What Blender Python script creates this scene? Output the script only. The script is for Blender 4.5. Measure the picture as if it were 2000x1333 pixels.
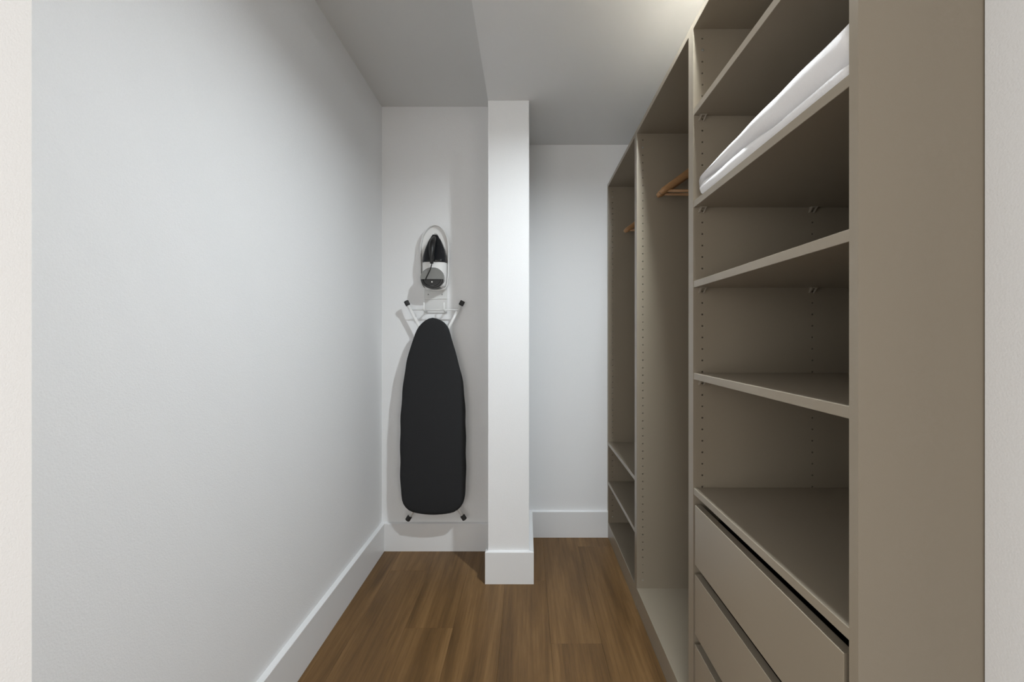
import bpy, bmesh, math, random
from mathutils import Vector, Matrix

random.seed(7)
S = bpy.context.scene
COL = S.collection
for o in list(bpy.data.objects):
    bpy.data.objects.remove(o)

# ------------------------------------------------------------------ camera, world, exposure
EYE = 1.138                                   # camera height
cam_data = bpy.data.cameras.new('camera')
cam_data.sensor_width = 36.0
cam_data.lens = 16.0
cam_data.shift_x = -29.0 / 2000.0
cam_data.shift_y = -7.5 / 2000.0
cam_data.clip_start = 0.02
cam = bpy.data.objects.new('camera', cam_data)
cam.location = (0, 0, EYE)
cam.rotation_euler = (math.radians(90), 0, 0)
COL.objects.link(cam)
S.camera = cam

world = bpy.data.worlds.new('world')
S.world = world
world.use_nodes = True
world.node_tree.nodes['Background'].inputs[0].default_value = (0.9, 0.95, 1.0, 1)
world.node_tree.nodes['Background'].inputs[1].default_value = 0.6

S.view_settings.view_transform = 'Standard'
S.view_settings.look = 'None'
S.view_settings.gamma = 1.0
S.view_settings.use_curve_mapping = False
S.view_settings.exposure = 0.0

CLOSET_LAMP = 3300.0                          # recessed ceiling light in the closet
CAN = 0.011                                   # depth of its baffle below the lens
CLOSET_TINT = (0.885, 0.955, 1.0)
ADDED_LAMP = 1.0                               # added flush ceiling light, unseen, in the room behind the camera
DAY_TINT = (1.0, 0.965, 0.91)
YREAR = -3.0
ROOM_TINT = (1.0, 0.93, 0.84)

WZ0, WZ1 = 0.10, 2.15                         # two tall unseen windows added for fill: height of sill and head
ADDED_WINDOWS = ((-2.00, -0.10, 32.0), (0.95, 2.35, 22.0))   # x range, power of the added daylight
for wx0, wx1, power in ADDED_WINDOWS:
    day = bpy.data.lights.new('window_daylight', 'AREA')
    day.shape = 'RECTANGLE'
    day.size, day.size_y = wx1 - wx0 - 0.12, WZ1 - WZ0 - 0.12
    day.energy = power
    day.color = DAY_TINT
    day_o = bpy.data.objects.new('window_daylight', day)
    day_o.location = ((wx0 + wx1) / 2, YREAR - 0.02, (WZ0 + WZ1) / 2)
    day_o.rotation_euler = (math.radians(90), 0, 0)
    COL.objects.link(day_o)
LW0, LW1 = -0.60, 0.50                        # y range of a third added area light, unseen, on that room's left side
day = bpy.data.lights.new('window_daylight', 'AREA')
day.shape = 'RECTANGLE'
day.size, day.size_y = WZ1 - WZ0 - 0.12, LW1 - LW0 - 0.12
day.energy = 21.0
day.color = DAY_TINT
day_o = bpy.data.objects.new('window_daylight', day)
day_o.location = (-2.42, (LW0 + LW1) / 2, (WZ0 + WZ1) / 2)
day_o.rotation_euler = (0, math.radians(-90), 0)
COL.objects.link(day_o)

# ------------------------------------------------------------------ helpers
ORG = {}

def link(o, parent=None):
    COL.objects.link(o)
    if parent is not None:
        o.parent = parent
    return o

def thing(name, label, cat, loc, group=None):
    o = bpy.data.objects.new(name, None)
    o.empty_display_size = 0.05
    o.location = loc
    o['label'] = label
    o['category'] = cat
    if group:
        o['group'] = group
    link(o)
    ORG[o.name] = Vector(loc)
    return o

def obj(name, bm, mat, parent=None, smooth=False, label=None):
    """one mesh object; bm is in world coordinates, moved to its parent's frame"""
    me = bpy.data.meshes.new(name)
    if parent is not None:
        org = ORG[parent.name]
        bmesh.ops.translate(bm, verts=bm.verts, vec=-org)
    bmesh.ops.recalc_face_normals(bm, faces=bm.faces)
    bm.to_mesh(me)
    bm.free()
    if smooth:
        for p in me.polygons:
            p.use_smooth = True
    me.materials.append(mat)
    o = bpy.data.objects.new(name, me)
    link(o, parent)
    if parent is not None:
        ORG[o.name] = org
    if label:
        o['label'] = label
    return o

def struct(name, bm, mat, parent=None):
    o = obj(name, bm, mat, parent)
    if parent is None:
        o['kind'] = 'structure'
        ORG[o.name] = Vector((0, 0, 0))
    return o

def add_box(bm, x0, x1, y0, y1, z0, z1, bevel=0.0, seg=1):
    vs = [bm.verts.new(p) for p in ((x0, y0, z0), (x1, y0, z0), (x1, y1, z0), (x0, y1, z0),
                                     (x0, y0, z1), (x1, y0, z1), (x1, y1, z1), (x0, y1, z1))]
    fs = [bm.faces.new([vs[i] for i in q]) for q in
          ((0, 3, 2, 1), (4, 5, 6, 7), (0, 1, 5, 4), (1, 2, 6, 5), (2, 3, 7, 6), (3, 0, 4, 7))]
    if bevel:
        es = list({e for f in fs for e in f.edges})
        bmesh.ops.bevel(bm, geom=es, offset=bevel, segments=seg, profile=0.5, affect='EDGES')
    return bm

def box(*a, **k):
    return add_box(bmesh.new(), *a, **k)

def tube(bm, pts, r, n=10, caps=True):
    pts = [Vector(p) for p in pts]
    rs = r if isinstance(r, (list, tuple)) else [r] * len(pts)
    rings = []
    ref = None
    for i, p in enumerate(pts):
        a = pts[max(i - 1, 0)]
        b = pts[min(i + 1, len(pts) - 1)]
        t = (b - a).normalized()
        if ref is None:
            ref = Vector((0, 0, 1)) if abs(t.z) < 0.9 else Vector((1, 0, 0))
        u = t.cross(ref).normalized()
        v = u.cross(t).normalized()
        ref = v
        rings.append([bm.verts.new(p + (u * math.cos(2 * math.pi * k / n) + v * math.sin(2 * math.pi * k / n)) * rs[i])
                      for k in range(n)])
    for i in range(len(rings) - 1):
        for k in range(n):
            bm.faces.new((rings[i][k], rings[i][(k + 1) % n], rings[i + 1][(k + 1) % n], rings[i + 1][k]))
    if caps:
        bm.faces.new(rings[0][::-1])
        bm.faces.new(rings[-1])
    return bm

def bridge(bm, loops, cap0=True, cap1=True):
    rings = [[bm.verts.new(p) for p in L] for L in loops]
    n = len(rings[0])
    for a, b in zip(rings[:-1], rings[1:]):
        for k in range(n):
            bm.faces.new((a[k], a[(k + 1) % n], b[(k + 1) % n], b[k]))
    if cap0:
        bm.faces.new(rings[0][::-1])
    if cap1:
        bm.faces.new(rings[-1])
    return bm

def spline(pts, n, closed=True):
    """Catmull-Rom through 2-D points, resampled to n points of equal arc length"""
    m = len(pts)
    out = []
    segs = m if closed else m - 1
    for i in range(segs):
        if closed:
            p0, p1, p2, p3 = pts[(i - 1) % m], pts[i], pts[(i + 1) % m], pts[(i + 2) % m]
        else:
            p0, p1, p2, p3 = pts[max(i - 1, 0)], pts[i], pts[i + 1], pts[min(i + 2, m - 1)]
        for s in range(12):
            t = s / 12.0
            out.append(tuple(0.5 * (2 * p1[c] + (p2[c] - p0[c]) * t + (2 * p0[c] - 5 * p1[c] + 4 * p2[c] - p3[c]) * t * t +
                                    (3 * p1[c] - p0[c] - 3 * p2[c] + p3[c]) * t ** 3) for c in range(len(p1))))
    out.append(out[0] if closed else tuple(pts[-1]))
    d = [0.0]
    for a, b in zip(out[:-1], out[1:]):
        d.append(d[-1] + math.dist(a, b))
    res = []
    j = 0
    cnt = n if closed else n - 1
    for k in range(n):
        L = d[-1] * k / cnt
        while j < len(d) - 2 and d[j + 1] < L:
            j += 1
        f = (L - d[j]) / max(d[j + 1] - d[j], 1e-9)
        res.append(tuple(out[j][c] + (out[j + 1][c] - out[j][c]) * f for c in range(len(out[j]))))
    return res

def inset(poly, d):
    """move a closed 2-D outline inwards by d"""
    n = len(poly)
    area = sum(poly[i][0] * poly[(i + 1) % n][1] - poly[(i + 1) % n][0] * poly[i][1] for i in range(n))
    sg = 1 if area > 0 else -1
    out = []
    for i in range(n):
        a, b = poly[i - 1], poly[(i + 1) % n]
        tx, ty = b[0] - a[0], b[1] - a[1]
        L = math.hypot(tx, ty) or 1
        out.append((poly[i][0] - ty / L * d * sg, poly[i][1] + tx / L * d * sg))
    return out

# ------------------------------------------------------------------ materials
def new_mat(name):
    m = bpy.data.materials.new(name)
    m.use_nodes = True
    nt = m.node_tree
    return m, nt, nt.nodes['Principled BSDF']

def paint(name, col, rough=0.6, bump=0.0, bscale=300.0, var=0.0, vscale=60.0, spec=0.5, metal=0.0, stretch=None):
    m, nt, b = new_mat(name)
    b.inputs['Base Color'].default_value = (*col, 1)
    b.inputs['Roughness'].default_value = rough
    b.inputs['Specular IOR Level'].default_value = spec
    b.inputs['Metallic'].default_value = metal
    geo = nt.nodes.new('ShaderNodeNewGeometry')
    src = geo.outputs['Position']
    if stretch:
        mp = nt.nodes.new('ShaderNodeMapping')
        mp.inputs['Scale'].default_value = stretch
        nt.links.new(src, mp.inputs['Vector'])
        src = mp.outputs['Vector']
    if bump:
        nz = nt.nodes.new('ShaderNodeTexNoise')
        nz.inputs['Scale'].default_value = bscale
        nz.inputs['Detail'].default_value = 3.0
        nt.links.new(src, nz.inputs['Vector'])
        bp = nt.nodes.new('ShaderNodeBump')
        bp.inputs['Strength'].default_value = bump
        bp.inputs['Distance'].default_value = 0.002
        nt.links.new(nz.outputs['Fac'], bp.inputs['Height'])
        nt.links.new(bp.outputs['Normal'], b.inputs['Normal'])
    if var:
        nz = nt.nodes.new('ShaderNodeTexNoise')
        nz.inputs['Scale'].default_value = vscale
        nz.inputs['Detail'].default_value = 4.0
        nt.links.new(src, nz.inputs['Vector'])
        mr = nt.nodes.new('ShaderNodeMix')
        mr.data_type = 'RGBA'
        mr.inputs[6].default_value = (*[c * (1 - var) for c in col], 1)
        mr.inputs[7].default_value = (*[c * (1 + var) for c in col], 1)
        nt.links.new(nz.outputs['Fac'], mr.inputs[0])
        nt.links.new(mr.outputs[2], b.inputs['Base Color'])
    return m

def emit(name, col, strength):
    m, nt, b = new_mat(name)
    b.inputs['Base Color'].default_value = (0.8, 0.8, 0.8, 1)
    b.inputs['Emission Color'].default_value = (*col, 1)
    b.inputs['Emission Strength'].default_value = strength
    return m

M_WALL = paint('wall_paint', (0.835, 0.84, 0.845), 0.75, bump=0.34, bscale=300, var=0.035, vscale=420)
M_SOFFIT_LIT = paint('dropped_ceiling_paint', (0.85, 0.855, 0.86), 0.85, bump=0.15, bscale=300)  # lightened: brighter look of the drop's lit underside put into the colour
M_CEIL_DIM = paint('ceiling_paint', (0.75, 0.75, 0.74), 0.85, bump=0.15, bscale=300)  # darkened so the drop's edge shows: light contrast painted in
M_TRIM = paint('baseboard_gloss', (0.80, 0.805, 0.81), 0.35, bump=0.03, bscale=120)
M_CAB = paint('greige_melamine', (0.295, 0.252, 0.193), 0.30, bump=0.06, bscale=900, var=0.03, vscale=700, spec=0.5)
M_PIN = paint('greige_plastic', (0.36, 0.32, 0.26), 0.4, bump=0.02)
M_SCREW = paint('steel_cap', (0.7, 0.7, 0.68), 0.3, metal=0.8, bump=0.02)
M_RAIL = paint('rail_metal', (0.45, 0.44, 0.42), 0.3, metal=0.9, bump=0.02)
M_WHITE_METAL = paint('white_lacquered_steel', (0.80, 0.80, 0.79), 0.3, bump=0.02)
M_RUBBER = paint('black_rubber', (0.02, 0.02, 0.02), 0.6, bump=0.05)
M_COVER = paint('charcoal_cotton', (0.024, 0.0245, 0.026), 0.9, bump=0.35, bscale=700, var=0.35, vscale=420, spec=0.2)
M_PLATE = paint('grey_white_lacquer', (0.66, 0.66, 0.65), 0.4, bump=0.02)
M_WPLASTIC = paint('white_plastic', (0.82, 0.82, 0.81), 0.3, bump=0.02)
M_GPLASTIC = paint('grey_plastic', (0.22, 0.22, 0.21), 0.3, bump=0.02)
M_GLOSSBLACK = paint('smoked_gloss_plastic', (0.012, 0.013, 0.015), 0.12, bump=0.01, spec=0.4)
M_BLACK = paint('black_plastic', (0.008, 0.008, 0.008), 0.4, bump=0.03)
M_SOLE = paint('soleplate_steel', (0.55, 0.55, 0.55), 0.25, metal=0.9, bump=0.01)
M_HANGER = paint('varnished_beech', (0.40, 0.22, 0.10), 0.35, bump=0.05, bscale=60, var=0.18, vscale=40, stretch=(1, 8, 8))
M_CHROME = paint('chrome', (0.75, 0.75, 0.75), 0.15, metal=1.0, bump=0.01)
M_BLANKET = paint('white_cotton', (0.80, 0.79, 0.79), 0.9, bump=0.3, bscale=500, var=0.03, vscale=30, spec=0.2)
M_SUB = paint('subfloor_dark', (0.03, 0.022, 0.015), 0.9, bump=0.1)

def wood_floor():
    m, nt, b = new_mat('oak_vinyl')
    N, L = nt.nodes, nt.links
    geo = N.new('ShaderNodeNewGeometry')
    oi = N.new('ShaderNodeObjectInfo')
    mul = N.new('ShaderNodeVectorMath'); mul.operation = 'SCALE'
    comb = N.new('ShaderNodeCombineXYZ')
    for k in ('X', 'Y', 'Z'):
        L.new(oi.outputs['Random'], comb.inputs[k])
    L.new(comb.outputs[0], mul.inputs[0]); mul.inputs['Scale'].default_value = 37.0
    add = N.new('ShaderNodeVectorMath'); add.operation = 'ADD'
    L.new(geo.outputs['Position'], add.inputs[0]); L.new(mul.outputs[0], add.inputs[1])
    def noise(scale, detail, dist, sx, sy, rough=0.55):
        mp = N.new('ShaderNodeMapping'); mp.inputs['Scale'].default_value = (sx, sy, 1)
        L.new(add.outputs[0], mp.inputs['Vector'])
        nz = N.new('ShaderNodeTexNoise')
        nz.inputs['Scale'].default_value = scale; nz.inputs['Detail'].default_value = detail
        nz.inputs['Distortion'].default_value = dist; nz.inputs['Roughness'].default_value = rough
        L.new(mp.outputs[0], nz.inputs['Vector'])
        return nz.outputs['Fac']
    broad = noise(1.0, 3, 0.9, 10, 0.85)
    fine = noise(1.0, 6, 0.3, 80, 2.6, 0.65)
    pores = noise(1.0, 3, 0.0, 420, 22, 0.6)
    def math_(op, a, c):
        n = N.new('ShaderNodeMath'); n.operation = op
        for i, v in enumerate((a, c)):
            if isinstance(v, (int, float)):
                n.inputs[i].default_value = v
            else:
                L.new(v, n.inputs[i])
        return n.outputs[0]
    mix = math_('ADD', math_("ADD", 0.06, math_("MULTIPLY", broad, 0.46)), math_('MULTIPLY', fine, 0.36))
    mix = math_('ADD', mix, math_('MULTIPLY', pores, 0.10))
    mix = math_('ADD', mix, math_('MULTIPLY', math_('SUBTRACT', oi.outputs['Random'], 0.5), 0.03))
    r = N.new('ShaderNodeValToRGB')
    r.color_ramp.elements[0].position = 0.31; r.color_ramp.elements[0].color = (0.050, 0.026, 0.009, 1)
    r.color_ramp.elements[1].position = 0.76; r.color_ramp.elements[1].color = (0.280, 0.160, 0.065, 1)
    e = r.color_ramp.elements.new(0.52); e.color = (0.148, 0.080, 0.029, 1)
    L.new(mix, r.inputs[0]); L.new(r.outputs[0], b.inputs['Base Color'])
    b.inputs['Roughness'].default_value = 0.42
    b.inputs['Specular IOR Level'].default_value = 0.25
    bp = N.new('ShaderNodeBump'); bp.inputs['Strength'].default_value = 0.12; bp.inputs['Distance'].default_value = 0.001
    L.new(fine, bp.inputs['Height']); L.new(bp.outputs[0], b.inputs['Normal'])
    return m
M_FLOOR = wood_floor()

# ------------------------------------------------------------------ room shell
# x to the right, y away from the camera, z up
XL = -0.775          # left wall
YL = 2.434           # back wall of the left recess
YR = 2.600           # back wall of the right recess
YC = 0.7125          # front corner of the left wall
PX0, PX1, PY = -0.180, 0.0107, 2.110      # pillar
HC, HS = 2.371, 2.237                     # ceiling, dropped ceiling
XF, XB = 0.460, 1.035                     # wardrobe front and back
YJ = 0.05                                 # where that wall ends, on the room side
XJ = 0.634                                # wall edge beside the wardrobe
Y1 = 0.6317                               # near side of the wardrobe

floor = struct('floor', box(-2.5, 2.7, YREAR - 0.1, 2.75, -0.06, -0.0045), M_SUB)
PW = 0.189
k = -11
while True:
    x0 = -0.478 + PW * k
    if x0 > 2.5:
        break
    off = (k * 0.437) % 1.22
    y = YREAR - 0.1 - off
    while y < 2.7:
        a, c = max(y, YREAR - 0.1), min(y + 1.22, 2.7)
        if c - a > 0.02:
            struct('plank', box(x0 + 0.00015, x0 + PW - 0.00015, a + 0.0001, c - 0.0001, -0.0045, 0.0, bevel=0.0004), M_FLOOR, floor)
        y += 1.22
    k += 1

struct('wall_left', box(XL - 0.12, XL, YC + 0.12, YL + 0.12, 0, HC), M_WALL)
struct('wall_front_left', box(-2.40, XL, YC, YC + 0.12, 0, HC), M_WALL)
struct('wall_back_left', box(XL, PX0, YL, YL + 0.12, 0, HC), M_WALL)
struct('wall_pillar', box(PX0, PX1, PY, YR + 0.1, 0, HS, bevel=0.0015), M_WALL)
struct('wall_back_right', box(PX1, 1.15, YR, YR + 0.1, 0, HS), M_WALL)
struct('wall_right', box(1.045, 1.15, Y1 - 0.0017, YR, 0, HS), M_WALL)
struct('wall_front_right', box(XJ, 1.15, YJ, Y1 - 0.0017, 0, HC), M_WALL)
struct('wall_entry_right', box(1.15, 2.60, YJ, YJ + 0.12, 0, HC), M_WALL)
struct('wall_far_right', box(2.60, 2.70, YREAR - 0.1, YJ + 0.12, 0, HC), M_WALL)
bm = bmesh.new()
(LA, LB, _), (RA, RB, _) = ADDED_WINDOWS
for a in ((-2.40, LA, 0, HC), (LB, RA, 0, HC), (RB, 2.60, 0, HC), (LA, LB, 0, WZ0), (LA, LB, WZ1, HC), (RA, RB, 0, WZ0), (RA, RB, WZ1, HC)):
    add_box(bm, a[0], a[1], YREAR - 0.1, YREAR, a[2], a[3])
struct('wall_rear', bm, M_WALL)
for i, (a, b, _) in enumerate(ADDED_WINDOWS):
    win = struct('window_%d' % (i + 1), box(a, a + 0.05, YREAR - 0.09, YREAR - 0.03, WZ0, WZ1), M_TRIM)  # unseen openings added to carry the fill daylight
    mid = (a + b) / 2
    for q in ((b - 0.05, b, WZ0, WZ1), (a + 0.05, b - 0.05, WZ0, WZ0 + 0.05), (a + 0.05, b - 0.05, WZ1 - 0.05, WZ1), (mid - 0.025, mid + 0.025, WZ0 + 0.05, WZ1 - 0.05)):
        obj('window_frame', box(q[0], q[1], YREAR - 0.09, YREAR - 0.03, q[2], q[3]), M_TRIM, win)
struct('ceiling', box(-2.5, 2.7, YREAR - 0.1, YR + 0.1, HC, HC + 0.1), M_CEIL_DIM)
struct('ceiling_drop', box(PX0, 1.15, Y1, YR + 0.1, HS, HC), M_SOFFIT_LIT)

# baseboards: a straight board with a thin sloping lip on top
BH, BT = 0.147, 0.018
def board_profile(bm, p, q, nrm):
    """baseboard from p to q (floor points on the wall line), nrm = direction into the room"""
    p, q, nrm = Vector(p), Vector(q), Vector(nrm)
    prof = [(0, 0), (BT, 0), (BT, BH - 0.002), (BT - 0.002, BH), (0, BH + 0.003)]
    loops = [[a + nrm * d + Vector((0, 0, h)) for d, h in prof] for a in (p, q)]
    return bridge(bm, loops)
bm = bmesh.new(); board_profile(bm, (XL, YC + 0.001, 0), (XL, YL, 0), (1, 0, 0)); struct('baseboard_left', bm, M_TRIM)
bm = bmesh.new(); board_profile(bm, (XL + BT, YL, 0), (PX0 - 0.012, YL, 0), (0, -1, 0)); struct('baseboard_back_left', bm, M_TRIM)
bm = bmesh.new(); board_profile(bm, (PX1 + 0.02, YR, 0), (XF + 0.02, YR, 0), (0, -1, 0)); struct('baseboard_back_right', bm, M_TRIM)
# mitred board round the pillar
bm = bmesh.new()
prof = [(0, 0), (1, 0), (1, BH - 0.002), (0.9, BH), (0, BH + 0.003)]
corners = [((PX0, YL - BT), (-0.0125, 0)), ((PX0, PY), (-0.0125, -0.0155)), ((PX1, PY), (0.021, -0.0155)), ((PX1, YR), (0.021, 0))]
bridge(bm, [[Vector((c[0] + d[0] * t, c[1] + d[1] * t, h)) for t, h in prof] for c, d in corners])
struct('baseboard_pillar', bm, M_TRIM)

# ------------------------------------------------------------------ wardrobe
HW = 2.009
TH = 0.018
PITCH = 0.0318
HOLES = [1.964 - PITCH * i for i in range(59)]
HX = (XF + 0.0255, XF + 0.330)

def holed_panel(x0, x1, y0, y1, z0, z1, face):
    """side panel with two columns of drilled shelf-pin holes; face = -1: holes on the y0 side, +1: on the y1 side"""
    bm = bmesh.new()
    yf, yo = (y0, y1) if face < 0 else (y1, y0)
    ins = (yo - yf) / abs(yo - yf)
    def V(x, y, z): return bm.verts.new((x, y, z))
    def quad(*p): bm.faces.new([V(*q) for q in p])
    for (ax, bx) in ((x0, x1),):
        quad((x0, yo, z0), (x1, yo, z0), (x1, yo, z1), (x0, yo, z1))
        quad((x0, yf, z0), (x0, yo, z0), (x0, yo, z1), (x0, yf, z1))
        quad((x1, yf, z0), (x1, yo, z0), (x1, yo, z1), (x1, yf, z1))
        quad((x0, yf, z0), (x1, yf, z0), (x1, yo, z0), (x0, yo, z0))
        quad((x0, yf, z1), (x1, yf, z1), (x1, yo, z1), (x0, yo, z1))
    w = 0.007
    xs = [x0, HX[0] - w, HX[0] + w, HX[1] - w, HX[1] + w, x1]
    for i in (0, 2, 4):
        quad((xs[i], yf, z0), (xs[i + 1], yf, z0), (xs[i + 1], yf, z1), (xs[i], yf, z1))
    top = HOLES[0] + PITCH / 2
    bot = HOLES[-1] - PITCH / 2
    R = 0.0026
    for cx in HX:
        quad((cx - w, yf, z0), (cx + w, yf, z0), (cx + w, yf, bot), (cx - w, yf, bot))
        quad((cx - w, yf, top), (cx + w, yf, top), (cx + w, yf, z1), (cx - w, yf, z1))
        for cz in HOLES:
            h = PITCH / 2
            out = [(w, 0), (w, h), (0, h), (-w, h), (-w, 0), (-w, -h), (0, -h), (w, -h)]
            ov = [V(cx + a, yf, cz + c) for a, c in out]
            iv = [V(cx + R * math.cos(t * math.pi / 4), yf, cz + R * math.sin(t * math.pi / 4)) for t in range(8)]
            dv = [V(cx + R * math.cos(t * math.pi / 4), yf + ins * 0.012, cz + R * math.sin(t * math.pi / 4)) for t in range(8)]
            for t in range(8):
                u = (t + 1) % 8
                bm.faces.new((ov[t], ov[u], iv[u], iv[t]))
                bm.faces.new((iv[t], iv[u], dv[u], dv[t]))
            bm.faces.new(dv)
    bmesh.ops.remove_doubles(bm, verts=bm.verts, dist=1e-6)
    return bm

def shelf_pin(x, y, z, s, parent):
    """clip under a shelf on the panel face at y; s = +1 when the bay lies towards +y"""
    bm = bmesh.new()
    add_box(bm, x - 0.009, x + 0.009, min(y, y + s * 0.011), max(y, y + s * 0.011), z - 0.0025, z - 0.0002)
    for dx in (-0.006, 0.006):
        loops = []
        for h, lean, d in ((-0.0025, 0.0, 0.010), (-0.015, -0.004, 0.004)):
            loops.append([Vector((x + dx + lean + a, y + s * c, z + h)) for a, c in ((-0.0016, 0), (0.0016, 0), (0.0016, d), (-0.0016, d))])
        bridge(bm, loops)
    return obj('shelf_pin', bm, M_PIN, parent)

def wardrobe_unit(y0, y1, label, shelves):
    t = thing('wardrobe_unit', label, 'wardrobe', ((XF + XB) / 2, (y0 + y1) / 2, 0), 'open wardrobe units along the right wall')
    obj('side_panel', holed_panel(XF, XB, y0, y0 + TH, 0, HW, +1), M_CAB, t)
    obj('side_panel', holed_panel(XF, XB, y1 - TH, y1, 0, HW, -1), M_CAB, t)
    a, b = y0 + TH, y1 - TH
    obj('top_panel', box(XF, XB, a, b, HW - TH, HW, bevel=0.0006), M_CAB, t)
    obj('bottom_panel', box(XF, XB, a, b, 0.068, 0.086, bevel=0.0006), M_CAB, t)
    obj('plinth', box(XF + 0.001, XF + 0.019, a, b, 0.0, 0.068, bevel=0.0006), M_CAB, t)
    obj('back_panel', box(XB - 0.02, XB - 0.012, a, b, 0.086, HW - TH), M_CAB, t)
    for z in shelves:
        sh = obj('shelf', box(XF + 0.001, XB - 0.021, a + 0.0008, b - 0.0008, z - TH, z, bevel=0.0007), M_CAB, t)
        if z > 0.9:
            for x in HX:
                shelf_pin(x, a, z - TH, 1, sh)
                shelf_pin(x, b, z - TH, -1, sh)
    # metal caps in the second and the lowest hole of the far panel
    for z in (HOLES[1], HOLES[-1]):
        bm = bmesh.new()
        tube(bm, [(HX[0], b + 0.002, z), (HX[0], b - 0.0012, z)], 0.0034, 10)
        obj('screw', bm, M_SCREW, t)
    return t

Y12, Y23, Y3 = 1.2768, 1.924, 2.598
unit_near = wardrobe_unit(Y1, Y12, 'greige open wardrobe unit nearest the camera, with five shelves above wide drawers', (1.769, 1.515, 1.293, 1.039, 0.7215))
unit_mid = wardrobe_unit(Y12, Y23, 'greige open wardrobe bay in the middle of the row, without any shelves', ())
unit_far = wardrobe_unit(Y23, Y3, 'greige open wardrobe unit against the back wall, with two low shelves', (0.543, 0.320))

# drawers of the near unit: inset fronts with dark gaps above, each with its box
for zb, zt in ((0.515, 0.6785), (0.325, 0.489), (0.135, 0.297)):
    ya, yb = 0.6607, 1.2458
    d = obj('drawer', box(XF, XF + 0.018, ya, yb, zb, zt, bevel=0.0008), M_CAB, unit_near)
    bx = bmesh.new()
    add_box(bx, XF + 0.018, XB - 0.06, ya + 0.004, ya + 0.016, zb + 0.01, zt - 0.04)
    add_box(bx, XF + 0.018, XB - 0.06, yb - 0.016, yb - 0.004, zb + 0.01, zt - 0.04)
    add_box(bx, XB - 0.072, XB - 0.06, ya + 0.016, yb - 0.016, zb + 0.01, zt - 0.04)
    add_box(bx, XF + 0.018, XB - 0.072, ya + 0.016, yb - 0.016, zb + 0.012, zb + 0.02)
    obj('drawer_box', bx, M_BLACK, d)
    for s, yy in ((0, ya), (1, yb)):
        bm = box(XF + 0.03, XB - 0.06, (yy - 0.0105) if s == 0 else yy - 0.004, (yy + 0.004) if s == 0 else yy + 0.0120, zb + 0.02, zb + 0.05)
        obj('drawer_runner', bm, M_RAIL, d)

# hanging rails
XR = 0.750
ZR = 1.900
for u, a, b in ((unit_mid, Y12 + TH, Y23 - TH), (unit_far, Y23 + TH, Y3 - TH)):
    bm = bmesh.new()
    tube(bm, [(XR, a, ZR), (XR, b, ZR)], 0.0125, 14)
    r = obj('hanging_rail', bm, M_RAIL, u, smooth=True)
    for yy, s in ((a, 1), (b, -1)):
        bm = bmesh.new()
        tube(bm, [(XR, yy, ZR), (XR, yy + s * 0.012, ZR)], 0.0175, 14)
        obj('rail_bracket', bm, M_RAIL, r)

# ------------------------------------------------------------------ wooden hangers
def make_hanger(label, loc, group):
    t = thing('coat_hanger', label, 'coat hanger', loc, group)
    L = Vector(loc)
    arms = bmesh.new()
    path = spline([(-0.222, -0.190), (-0.19, -0.168), (-0.10, -0.104), (-0.035, -0.066), (0, -0.060), (0.035, -0.066), (0.10, -0.104), (0.19, -0.168), (0.222, -0.190)], 33, closed=False)
    loops = []
    for i, (u, z) in enumerate(path):
        f = abs(u) / 0.222
        hh = 0.017 - 0.004 * f
        dd = 0.006 + 0.006 * f ** 2
        if i in (0, 32):
            hh *= 0.6; dd *= 0.6
        a = path[max(i - 1, 0)]; b = path[min(i + 1, 32)]
        tx, tz = b[0] - a[0], b[1] - a[1]
        n = math.hypot(tx, tz)
        nx, nz = -tz / n, tx / n
        loops.append([L + Vector((u + nx * hh * math.sin(q), dd * math.cos(q), z + nz * hh * math.sin(q)))
                      for q in [2 * math.pi * kk / 12 for kk in range(12)]])
    bridge(arms, loops)
    obj('hanger_arms', arms, M_HANGER, t, smooth=True)
    bm = bmesh.new()
    tube(bm, [L + Vector((-0.2, 0, -0.182)), L + Vector((0.2, 0, -0.182))], 0.0055, 10)
    obj('trouser_bar', bm, M_HANGER, t, smooth=True)
    bm = bmesh.new()
    R = 0.0155
    hk = [Vector((0, 0, -0.050)), Vector((0, 0, -0.032))]
    hk += [Vector((R * math.cos(q), 0, R * math.sin(q))) for q in [math.radians(-75 + 15 * i) for i in range(17)]]
    hk[1] = Vector((0.002, 0, -0.024))
    tube(bm, [L + p for p in hk], 0.0018, 8)
    obj('hook', bm, M_CHROME, t, smooth=True)
    return t

def copy_hanger(src, label, loc, rz):
    c = src.copy()
    COL.objects.link(c)
    c.location = loc
    c.rotation_euler = (0, 0, rz)
    c['label'] = label
    for ch in src.children:
        d = ch.copy()
        d.parent = c
        COL.objects.link(d)
    return c
G = 'wooden coat hangers on the wardrobe rails'
hg = make_hanger('brown wooden coat hanger in the middle bay, the one standing in front', (XR, 1.800, ZR), G)
h2 = copy_hanger(hg, 'brown wooden coat hanger in the middle bay, the one behind, nearer the far panel', (XR, 1.850, ZR), math.radians(2))
h3 = copy_hanger(hg, 'brown wooden coat hanger in shadow, alone in the far unit above two low shelves', (XR, 2.455, ZR), math.radians(-3))

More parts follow.
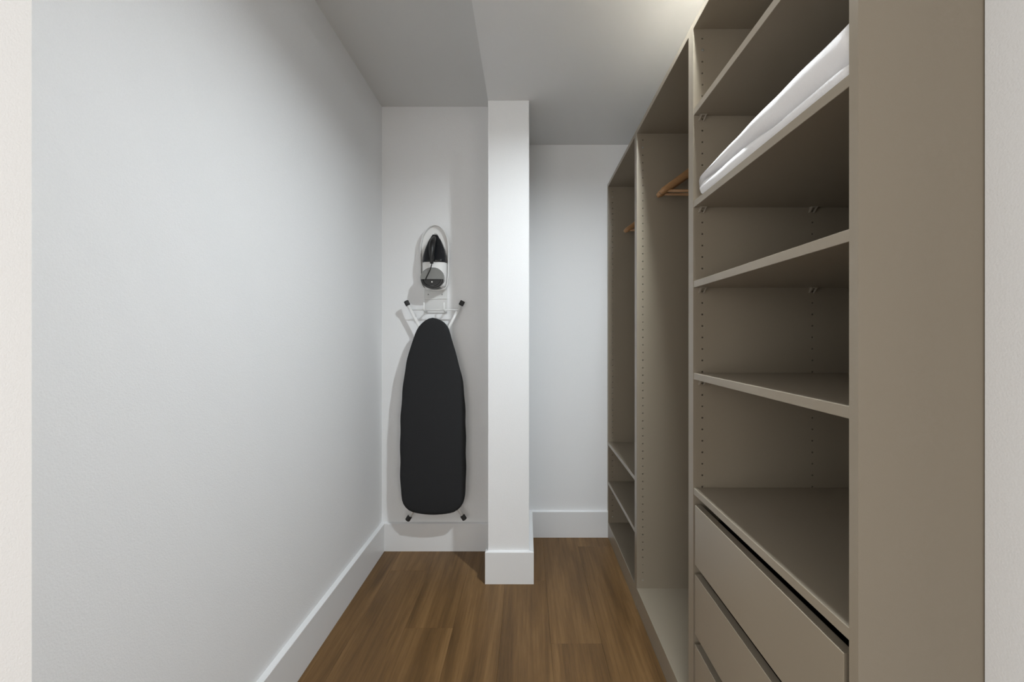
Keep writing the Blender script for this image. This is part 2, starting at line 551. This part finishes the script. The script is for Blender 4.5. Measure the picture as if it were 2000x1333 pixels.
# ------------------------------------------------------------------ folded white blanket on the second shelf
def blanket():
    zs = 1.5152
    t = []
    n_y = 46
    ya, yb = 0.655, 1.232
    loops = []
    def ease(v): return max(0.0, min(1.0, v))
    for i in range(n_y):
        f = i / (n_y - 1)
        y = ya + (yb - ya) * f
        e0 = ease(f / 0.02 + 0.25); e1 = ease((1 - f) / 0.06)
        e = math.sqrt(1 - (1 - e0) ** 2) * math.sqrt(1 - (1 - e1) ** 2)
        e = 0.05 + 0.95 * e
        seam = 0.021 + 0.022 * f + 0.0025 * math.sin(f * 13)
        top = 0.096 - 0.015 * f - 0.024 * f ** 3 + 0.0010 * math.sin(f * 9 + 1)
        wob = 0.0014 * math.sin(f * 11 + 0.6) + 0.0006 * math.sin(f * 23)
        x0 = XF - 0.001
        low = [(0.40, 0.0), (0.05, 0.0), (0.012, 0.002), (0.002, seam * 0.35), (0.004, seam * 0.75), (0.018, seam * 0.98), (0.050, seam)]
        mid = (seam + top) / 2
        up = [(0.024, seam + 0.0045), (0.006 + wob, seam + (top - seam) * 0.22), (0.001 + wob, mid - 0.004), (0.006 + wob, seam + (top - seam) * 0.72),
              (0.020 + wob, seam + (top - seam) * 0.9), (0.045, top * 0.985), (0.09, top), (0.16, top + 0.004), (0.26, top + 0.002 + wob), (0.36, top - 0.002), (0.40, top - 0.014), (0.415, mid)]
        pts = spline(low + up, 64)
        cz = 0.020
        cx = 0.2
        L = []
        for (px, pz) in pts:
            zz = cz + (pz - cz) * e
            xx = cx + (px - cx) * (1 - 0.05 * (1 - e))
            ruck = 0.0004 * math.sin(f * 30 + px * 30) * (1 if pz > 0.01 else 0)
            L.append(Vector((x0 + xx, y, zs + max(zz + ruck, 0.0))))
        loops.append(L)
    bm = bmesh.new()
    bridge(bm, loops)
    o = obj('folded_blanket', bm, M_BLANKET, None, smooth=True)
    o['label'] = 'folded white blanket lying on the second shelf of the near wardrobe unit'
    o['category'] = 'blanket'
blanket()

# ------------------------------------------------------------------ wall holder, ironing board, iron
def at(px, py, y):
    """a point on the plane at distance y seen at pixel px, py of the 2000 x 1333 photograph"""
    return ((px - 1029.0) * y / 888.9, EYE + (659.0 - py) * y / 888.9)

YW = YL
hx, hz = at(850, 588, YW - 0.01)
holder = thing('wall_holder', 'white wall-mounted rack with hooks holding the iron above the ironing board', 'wall rack', (hx, YW, hz))
# back plate
x0, zt = at(829.5, 566, YW - 0.006); x1, zb = at(873.5, 612, YW - 0.006)
obj('back_plate', box(x0, x1, YW - 0.008, YW, zb, zt + 0.25, bevel=0.0015), M_PLATE, holder)
rib0, ribz = at(832, 583.5, YW - 0.008); rib1, _ = at(871, 583.5, YW - 0.008)
obj('plate_rib', box(x0, x1, YW - 0.0125, YW - 0.008, ribz - 0.002, ribz + 0.0015, bevel=0.0008), M_WHITE_METAL, holder)
for px in (836.5, 863.5):
    sx, sz = at(px, 575.5, YW - 0.01)
    bm = bmesh.new()
    tube(bm, [(sx, YW - 0.007, sz), (sx, YW - 0.0105, sz)], 0.0036, 10)
    obj('screw', bm, M_GPLASTIC, holder, label='dark screw head')
# two upturned hooks that carry the cross bar of the board
BAR_Y = YW - 0.062
for px in (829, 868):
    sx, sz0 = at(px, 605, BAR_Y)
    _, sz1 = at(px, 591, BAR_Y - 0.012)
    bm = bmesh.new()
    tube(bm, [(sx, YW - 0.006, sz0 - 0.008), (sx, BAR_Y + 0.004, sz0 - 0.0085), (sx, BAR_Y - 0.006, sz0 - 0.007), (sx, BAR_Y - 0.012, sz0), (sx, BAR_Y - 0.013, sz1)], 0.0042, 8)
    obj('hook', bm, M_WHITE_METAL, holder, smooth=True)
# rest for the iron: arched back with a raised rim and a floor
rest_px = [(851, 440), (839, 444), (830, 454), (824, 468), (821.5, 485), (821.5, 515), (822, 545), (825, 559), (832, 566), (850, 568.5), (867, 566.5), (874, 560), (876.5, 545), (877.5, 515), (877.5, 485), (875.5, 468), (870, 454), (862, 444)]
yr = YW - 0.03
rest = spline([at(px, py, yr) for px, py in rest_px], 56)
bm = bmesh.new()
loops = []
for d, w in ((0.006, 0.008), (0.0, 0.016), (0.0, 0.044), (0.0015, 0.048), (0.004, 0.048), (0.0055, 0.044), (0.0055, 0.026)):
    loops.append([Vector((x, YW - w, z)) for x, z in inset(rest, d)])
bridge(bm, loops)
obj('iron_rest', bm, M_WPLASTIC, holder, smooth=False)

# ironing board
YB = 2.360                        # back of the padded board
out_px = [(845, 621), (832, 625), (819, 637), (810, 655), (800.7, 681), (791.5, 721), (786, 766), (782.3, 821), (781.6, 894), (782.3, 950), (786, 979), (795, 994), (810, 1002), (846, 1006),
          (883, 1002), (898, 993), (905.6, 979), (909.2, 950), (909.8, 913), (909.2, 839), (907.4, 784), (903.7, 747), (896.4, 714), (887, 681), (878, 648), (870.6, 634), (859, 625)]
outline = spline([at(px, py, YB - 0.022) for px, py in out_px], 110)
bxm, bzm = at(846, 1006, YB)
board = thing('ironing_board', 'folded ironing board in a charcoal cover hanging upright on the back wall', 'ironing board', (bxm, YB, bzm))
bm = bmesh.new()
loops = []
for d, w in ((0.022, 0.0), (0.006, 0.001), (0.0012, 0.005), (0.0, 0.012), (0.0, 0.021), (0.0015, 0.027), (0.005, 0.0315), (0.011, 0.0345), (0.022, 0.036)):
    loops.append([Vector((x + 0.0012 * math.sin(i * 0.9) * (1 if d < 0.01 else 0), YB - w, z)) for i, (x, z) in enumerate(inset(outline, d))])
cen = Vector((sum(p[0] for p in outline) / 110, YB - 0.0365, sum(p[1] for p in outline) / 110))
last = loops[-1]
for f in (0.8, 0.5, 0.2):
    loops.append([Vector((cen.x + (p.x - cen.x) * f, cen.y, cen.z + (p.z - cen.z) * f)) for p in last])
bridge(bm, loops)
obj('padded_cover', bm, M_COVER, board, smooth=True)
# steel mesh top behind the cover
bm = bmesh.new()
bridge(bm, [[Vector((x, YB + w, z)) for x, z in inset(outline, 0.012)] for w in (0.0, 0.012)])
obj('board_frame', bm, M_WHITE_METAL, board)
# the folded legs: two upper, two lower, with rubber feet
YT = BAR_Y + 0.0
def leg(foot_px, in_px, r, yl=YT):
    fx, fz = at(*foot_px, yl)
    ix, iz = at(*in_px, yl)
    a, b = Vector((fx, yl, fz)), Vector((ix, yl, iz))
    d = (b - a).normalized()
    bm = bmesh.new()
    tube(bm, [a + d * 0.006, a + (b - a) * 0.5, b], r, 12)
    l = obj('leg', bm, M_WHITE_METAL, board, smooth=True)
    bm = bmesh.new()
    tube(bm, [a - d * 0.013, a - d * 0.011, a + d * 0.011, a + d * 0.014], [r * 1.15, r * 1.5, r * 1.5, r * 1.2], 12)
    obj('rubber_foot', bm, M_RUBBER, l, label='black rubber foot')
leg((795, 592.5), (846, 690), 0.0085)
leg((902, 592.5), (846, 697), 0.0085, YT + 0.012)
leg((798, 1013), (838, 950), 0.0085)
leg((905.5, 1011.5), (860, 940), 0.0085)
cx0, cz0 = at(802, 605.5, BAR_Y)
cx1, _ = at(895.5, 605.5, BAR_Y)
bm = bmesh.new()
tube(bm, [(cx0, BAR_Y, cz0), (cx1, BAR_Y, cz0)], 0.0032, 8)
obj('cross_bar', bm, M_WHITE_METAL, board, smooth=True)
# pivot brackets between frame and tubes
for px, py in ((846, 700), (849, 940)):
    gx, gz = at(px, py, YB)
    obj('pivot_bracket', box(gx - 0.06, gx + 0.06, YB + 0.0, YB + 0.022, gz - 0.012, gz + 0.012, bevel=0.002), M_WHITE_METAL, board)

# steam iron standing nose-up in its rest
ix, iz = at(848.5, 566, YW - 0.06)
iron = thing('iron', 'white and black steam iron stored nose up in the wall rack', 'iron', (ix, YW - 0.03, iz))
I0 = Vector((ix, YW, iz))
def ip(u, v, w):
    return I0 + Vector((u, -w, v))
half = [(0.0, 0.050), (0.02, 0.060), (0.06, 0.065), (0.12, 0.0665), (0.17, 0.062), (0.21, 0.052), (0.25, 0.036), (0.28, 0.020), (0.298, 0.006)]
def hw(v):
    for (a, p), (b, q) in zip(half[:-1], half[1:]):
        if v <= b:
            t = (v - a) / (b - a)
            t = max(0, t)
            return p + (q - p) * t
    return half[-1][1]
# sole plate
sole = [(-hw(v), v) for v in [0.0, 0.03, 0.06, 0.09, 0.12, 0.15, 0.18, 0.21, 0.24, 0.265, 0.285, 0.298]]
sole = sole + [(-a, b) for a, b in sole[::-1]]
bm = bmesh.new()
bridge(bm, [[ip(u * s, 0.002 + v * 0.995, w) for u, v in sole] for s, w in ((0.985, 0.0275), (1.0, 0.030), (1.0, 0.034))])
obj('sole_plate', bm, M_SOLE, iron)

def shell(v0, v1, n, wb, wt, widen, mat, name, endround=0.0):
    """half-round hull from v0 to v1: wb(v) lower depth, wt(v) upper depth, widen(v) factor on the half width"""
    loops = []
    for i in range(n):
        v = v0 + (v1 - v0) * i / (n - 1)
        a, lo, hi = hw(v) * widen(v), wb(v), wt(v)
        k = 1.0
        if endround and (i == 0 or i == n - 1):
            k = 1 - endround
        L = [ip(-a * k, v, lo)]
        for q in range(0, 19):
            th = math.pi - math.pi * q / 18
            c, s = math.cos(th), math.sin(th)
            L.append(ip(a * k * math.copysign(abs(c) ** 0.6, c), v, lo + 0.006 + (hi - lo - 0.006) * k * s ** 0.75))
        L.append(ip(a * k, v, lo))
        loops.append(L)
    b = bmesh.new()
    bridge(b, loops)
    return obj(name, b, mat, iron, smooth=True)
top = lambda v: 0.036 + 0.062 * min(1.0, max(0.05, (0.300 - v) / 0.16))
shell(0.012, 0.292, 28, lambda v: 0.034, lambda v: min(top(v), 0.098), lambda v: 0.96, M_WPLASTIC, 'body', 0.1)
shell(0.139, 0.290, 18, lambda v: 0.043, lambda v: top(v) + 0.006, lambda v: 0.99 if v < 0.27 else 0.93, M_GLOSSBLACK, 'water_tank', 0.04)
# grey heel panel: a tilted oval disc, black lower part
def oval(cu, cv, cw, ru, rv, tilt, n=28):
    return [ip(cu + ru * math.cos(q), cv + rv * math.sin(q) * math.cos(tilt), cw + rv * math.sin(q) * math.sin(tilt)) for q in [2 * math.pi * i / n for i in range(n)]]
bm = bmesh.new()
bridge(bm, [oval(-0.003, 0.057, w, 0.061 * s, 0.054 * s, -0.06) for s, w in ((1.0, 0.088), (1.0, 0.1005), (0.95, 0.1025))])
obj('heel_panel', bm, M_GPLASTIC, iron, smooth=False, label='grey oval heel panel')
bm = bmesh.new()
def foot(s, w, dv=0.0):
    L = []
    n = 24
    for i in range(n + 1):
        q = math.pi + math.pi * i / n
        L.append((0.058 * s * math.cos(q), 0.048 + 0.046 * s * math.sin(q)))
    return [ip(u - 0.003, v, w) for u, v in L]
bridge(bm, [foot(1.0, 0.060), foot(1.0, 0.107), foot(0.95, 0.111), foot(0.80, 0.1115), foot(0.74, 0.105)])
obj('heel_base', bm, M_BLACK, iron, label='black heel of the iron')
# handle and cord
bm = bmesh.new()
hp = spline([(0.0, 0.272, 0.060), (0.0, 0.255, 0.088), (0.0, 0.232, 0.112), (0.0, 0.20, 0.126), (0.0, 0.165, 0.131), (0.0, 0.14, 0.130), (0.0, 0.125, 0.127)], 22, closed=False)
tube(bm, [ip(*p) for p in hp], [0.008 + 0.0075 * math.sin(math.pi * min(1, i / 18)) ** 0.6 if i < 20 else 0.0085 for i in range(22)], 14)
obj('handle', bm, M_BLACK, iron, smooth=True)
bm = bmesh.new()
bridge(bm, [oval(0.0, 0.155, w, 0.013 - 0.004 * k, 0.017, 0, 16) for k, w in ((0, 0.090), (1, 0.110), (0.6, 0.128))])
obj('handle_support', bm, M_BLACK, iron, smooth=True)
bm = bmesh.new()
cp = spline([(0.0, 0.126, 0.127), (-0.002, 0.116, 0.126), (-0.008, 0.098, 0.121), (-0.020, 0.076, 0.114), (-0.031, 0.058, 0.108), (-0.036, 0.045, 0.104)], 24, closed=False)
tube(bm, [ip(*p) for p in cp], 0.0026, 8)
obj('power_cord', bm, M_BLACK, iron, smooth=True)
bm = bmesh.new()
tube(bm, [ip(-0.002, 0.034, 0.110), ip(-0.002, 0.034, 0.1135)], 0.0035, 10)
obj('rating_stud', bm, M_SCREW, iron)

# ------------------------------------------------------------------ lamps
LX, LY = 0.451, 1.22
t = thing('ceiling_downlight', 'small round recessed downlight in the dropped ceiling above the wardrobe front', 'ceiling light', (LX, LY, HS))
def ring(cx, cy, prof, n=40):
    b = bmesh.new()
    loops = [[Vector((cx + r * math.cos(2 * math.pi * i / n), cy + r * math.sin(2 * math.pi * i / n), z)) for i in range(n)] for r, z in prof]
    bridge(b, loops, cap0=False, cap1=False)
    return b
obj('glowing_collar', ring(LX, LY, [(0.0305, HS - 0.001), (0.032, HS - CAN), (0.038, HS - CAN), (0.050, HS - 0.006), (0.056, HS - 0.003), (0.056, HS)]), emit('acrylic_collar', CLOSET_TINT, 100.0), t, smooth=True)  # ring glow added to brighten the ceiling around the lamp
b = bmesh.new()
bridge(b, [[Vector((LX + 0.030 * math.cos(2 * math.pi * i / 32), LY + 0.030 * math.sin(2 * math.pi * i / 32), z)) for i in range(32)] for z in (HS - 0.0005, HS - 0.004)])
obj('lens', b, emit('closet_lamp_lens', CLOSET_TINT, CLOSET_LAMP), t)

RX, RY = -0.55, -0.75  # added room light, out of view behind the camera
t = thing('ceiling_lamp', 'round flush ceiling lamp with a white diffuser in the room behind the camera', 'ceiling light', (RX, RY, HC))
obj('lamp_base', ring(RX, RY, [(0.20, HC), (0.21, HC - 0.03), (0.20, HC - 0.045)]), M_WHITE_METAL, t, smooth=True)
b = bmesh.new()
bridge(b, [[Vector((RX + r * math.cos(2 * math.pi * i / 40), RY + r * math.sin(2 * math.pi * i / 40), z)) for i in range(40)]
           for r, z in ((0.198, HC - 0.005), (0.198, HC - 0.05), (0.17, HC - 0.075), (0.10, HC - 0.09), (0.02, HC - 0.094))])
obj('diffuser', b, emit('room_lamp_diffuser', ROOM_TINT, ADDED_LAMP), t, smooth=True)
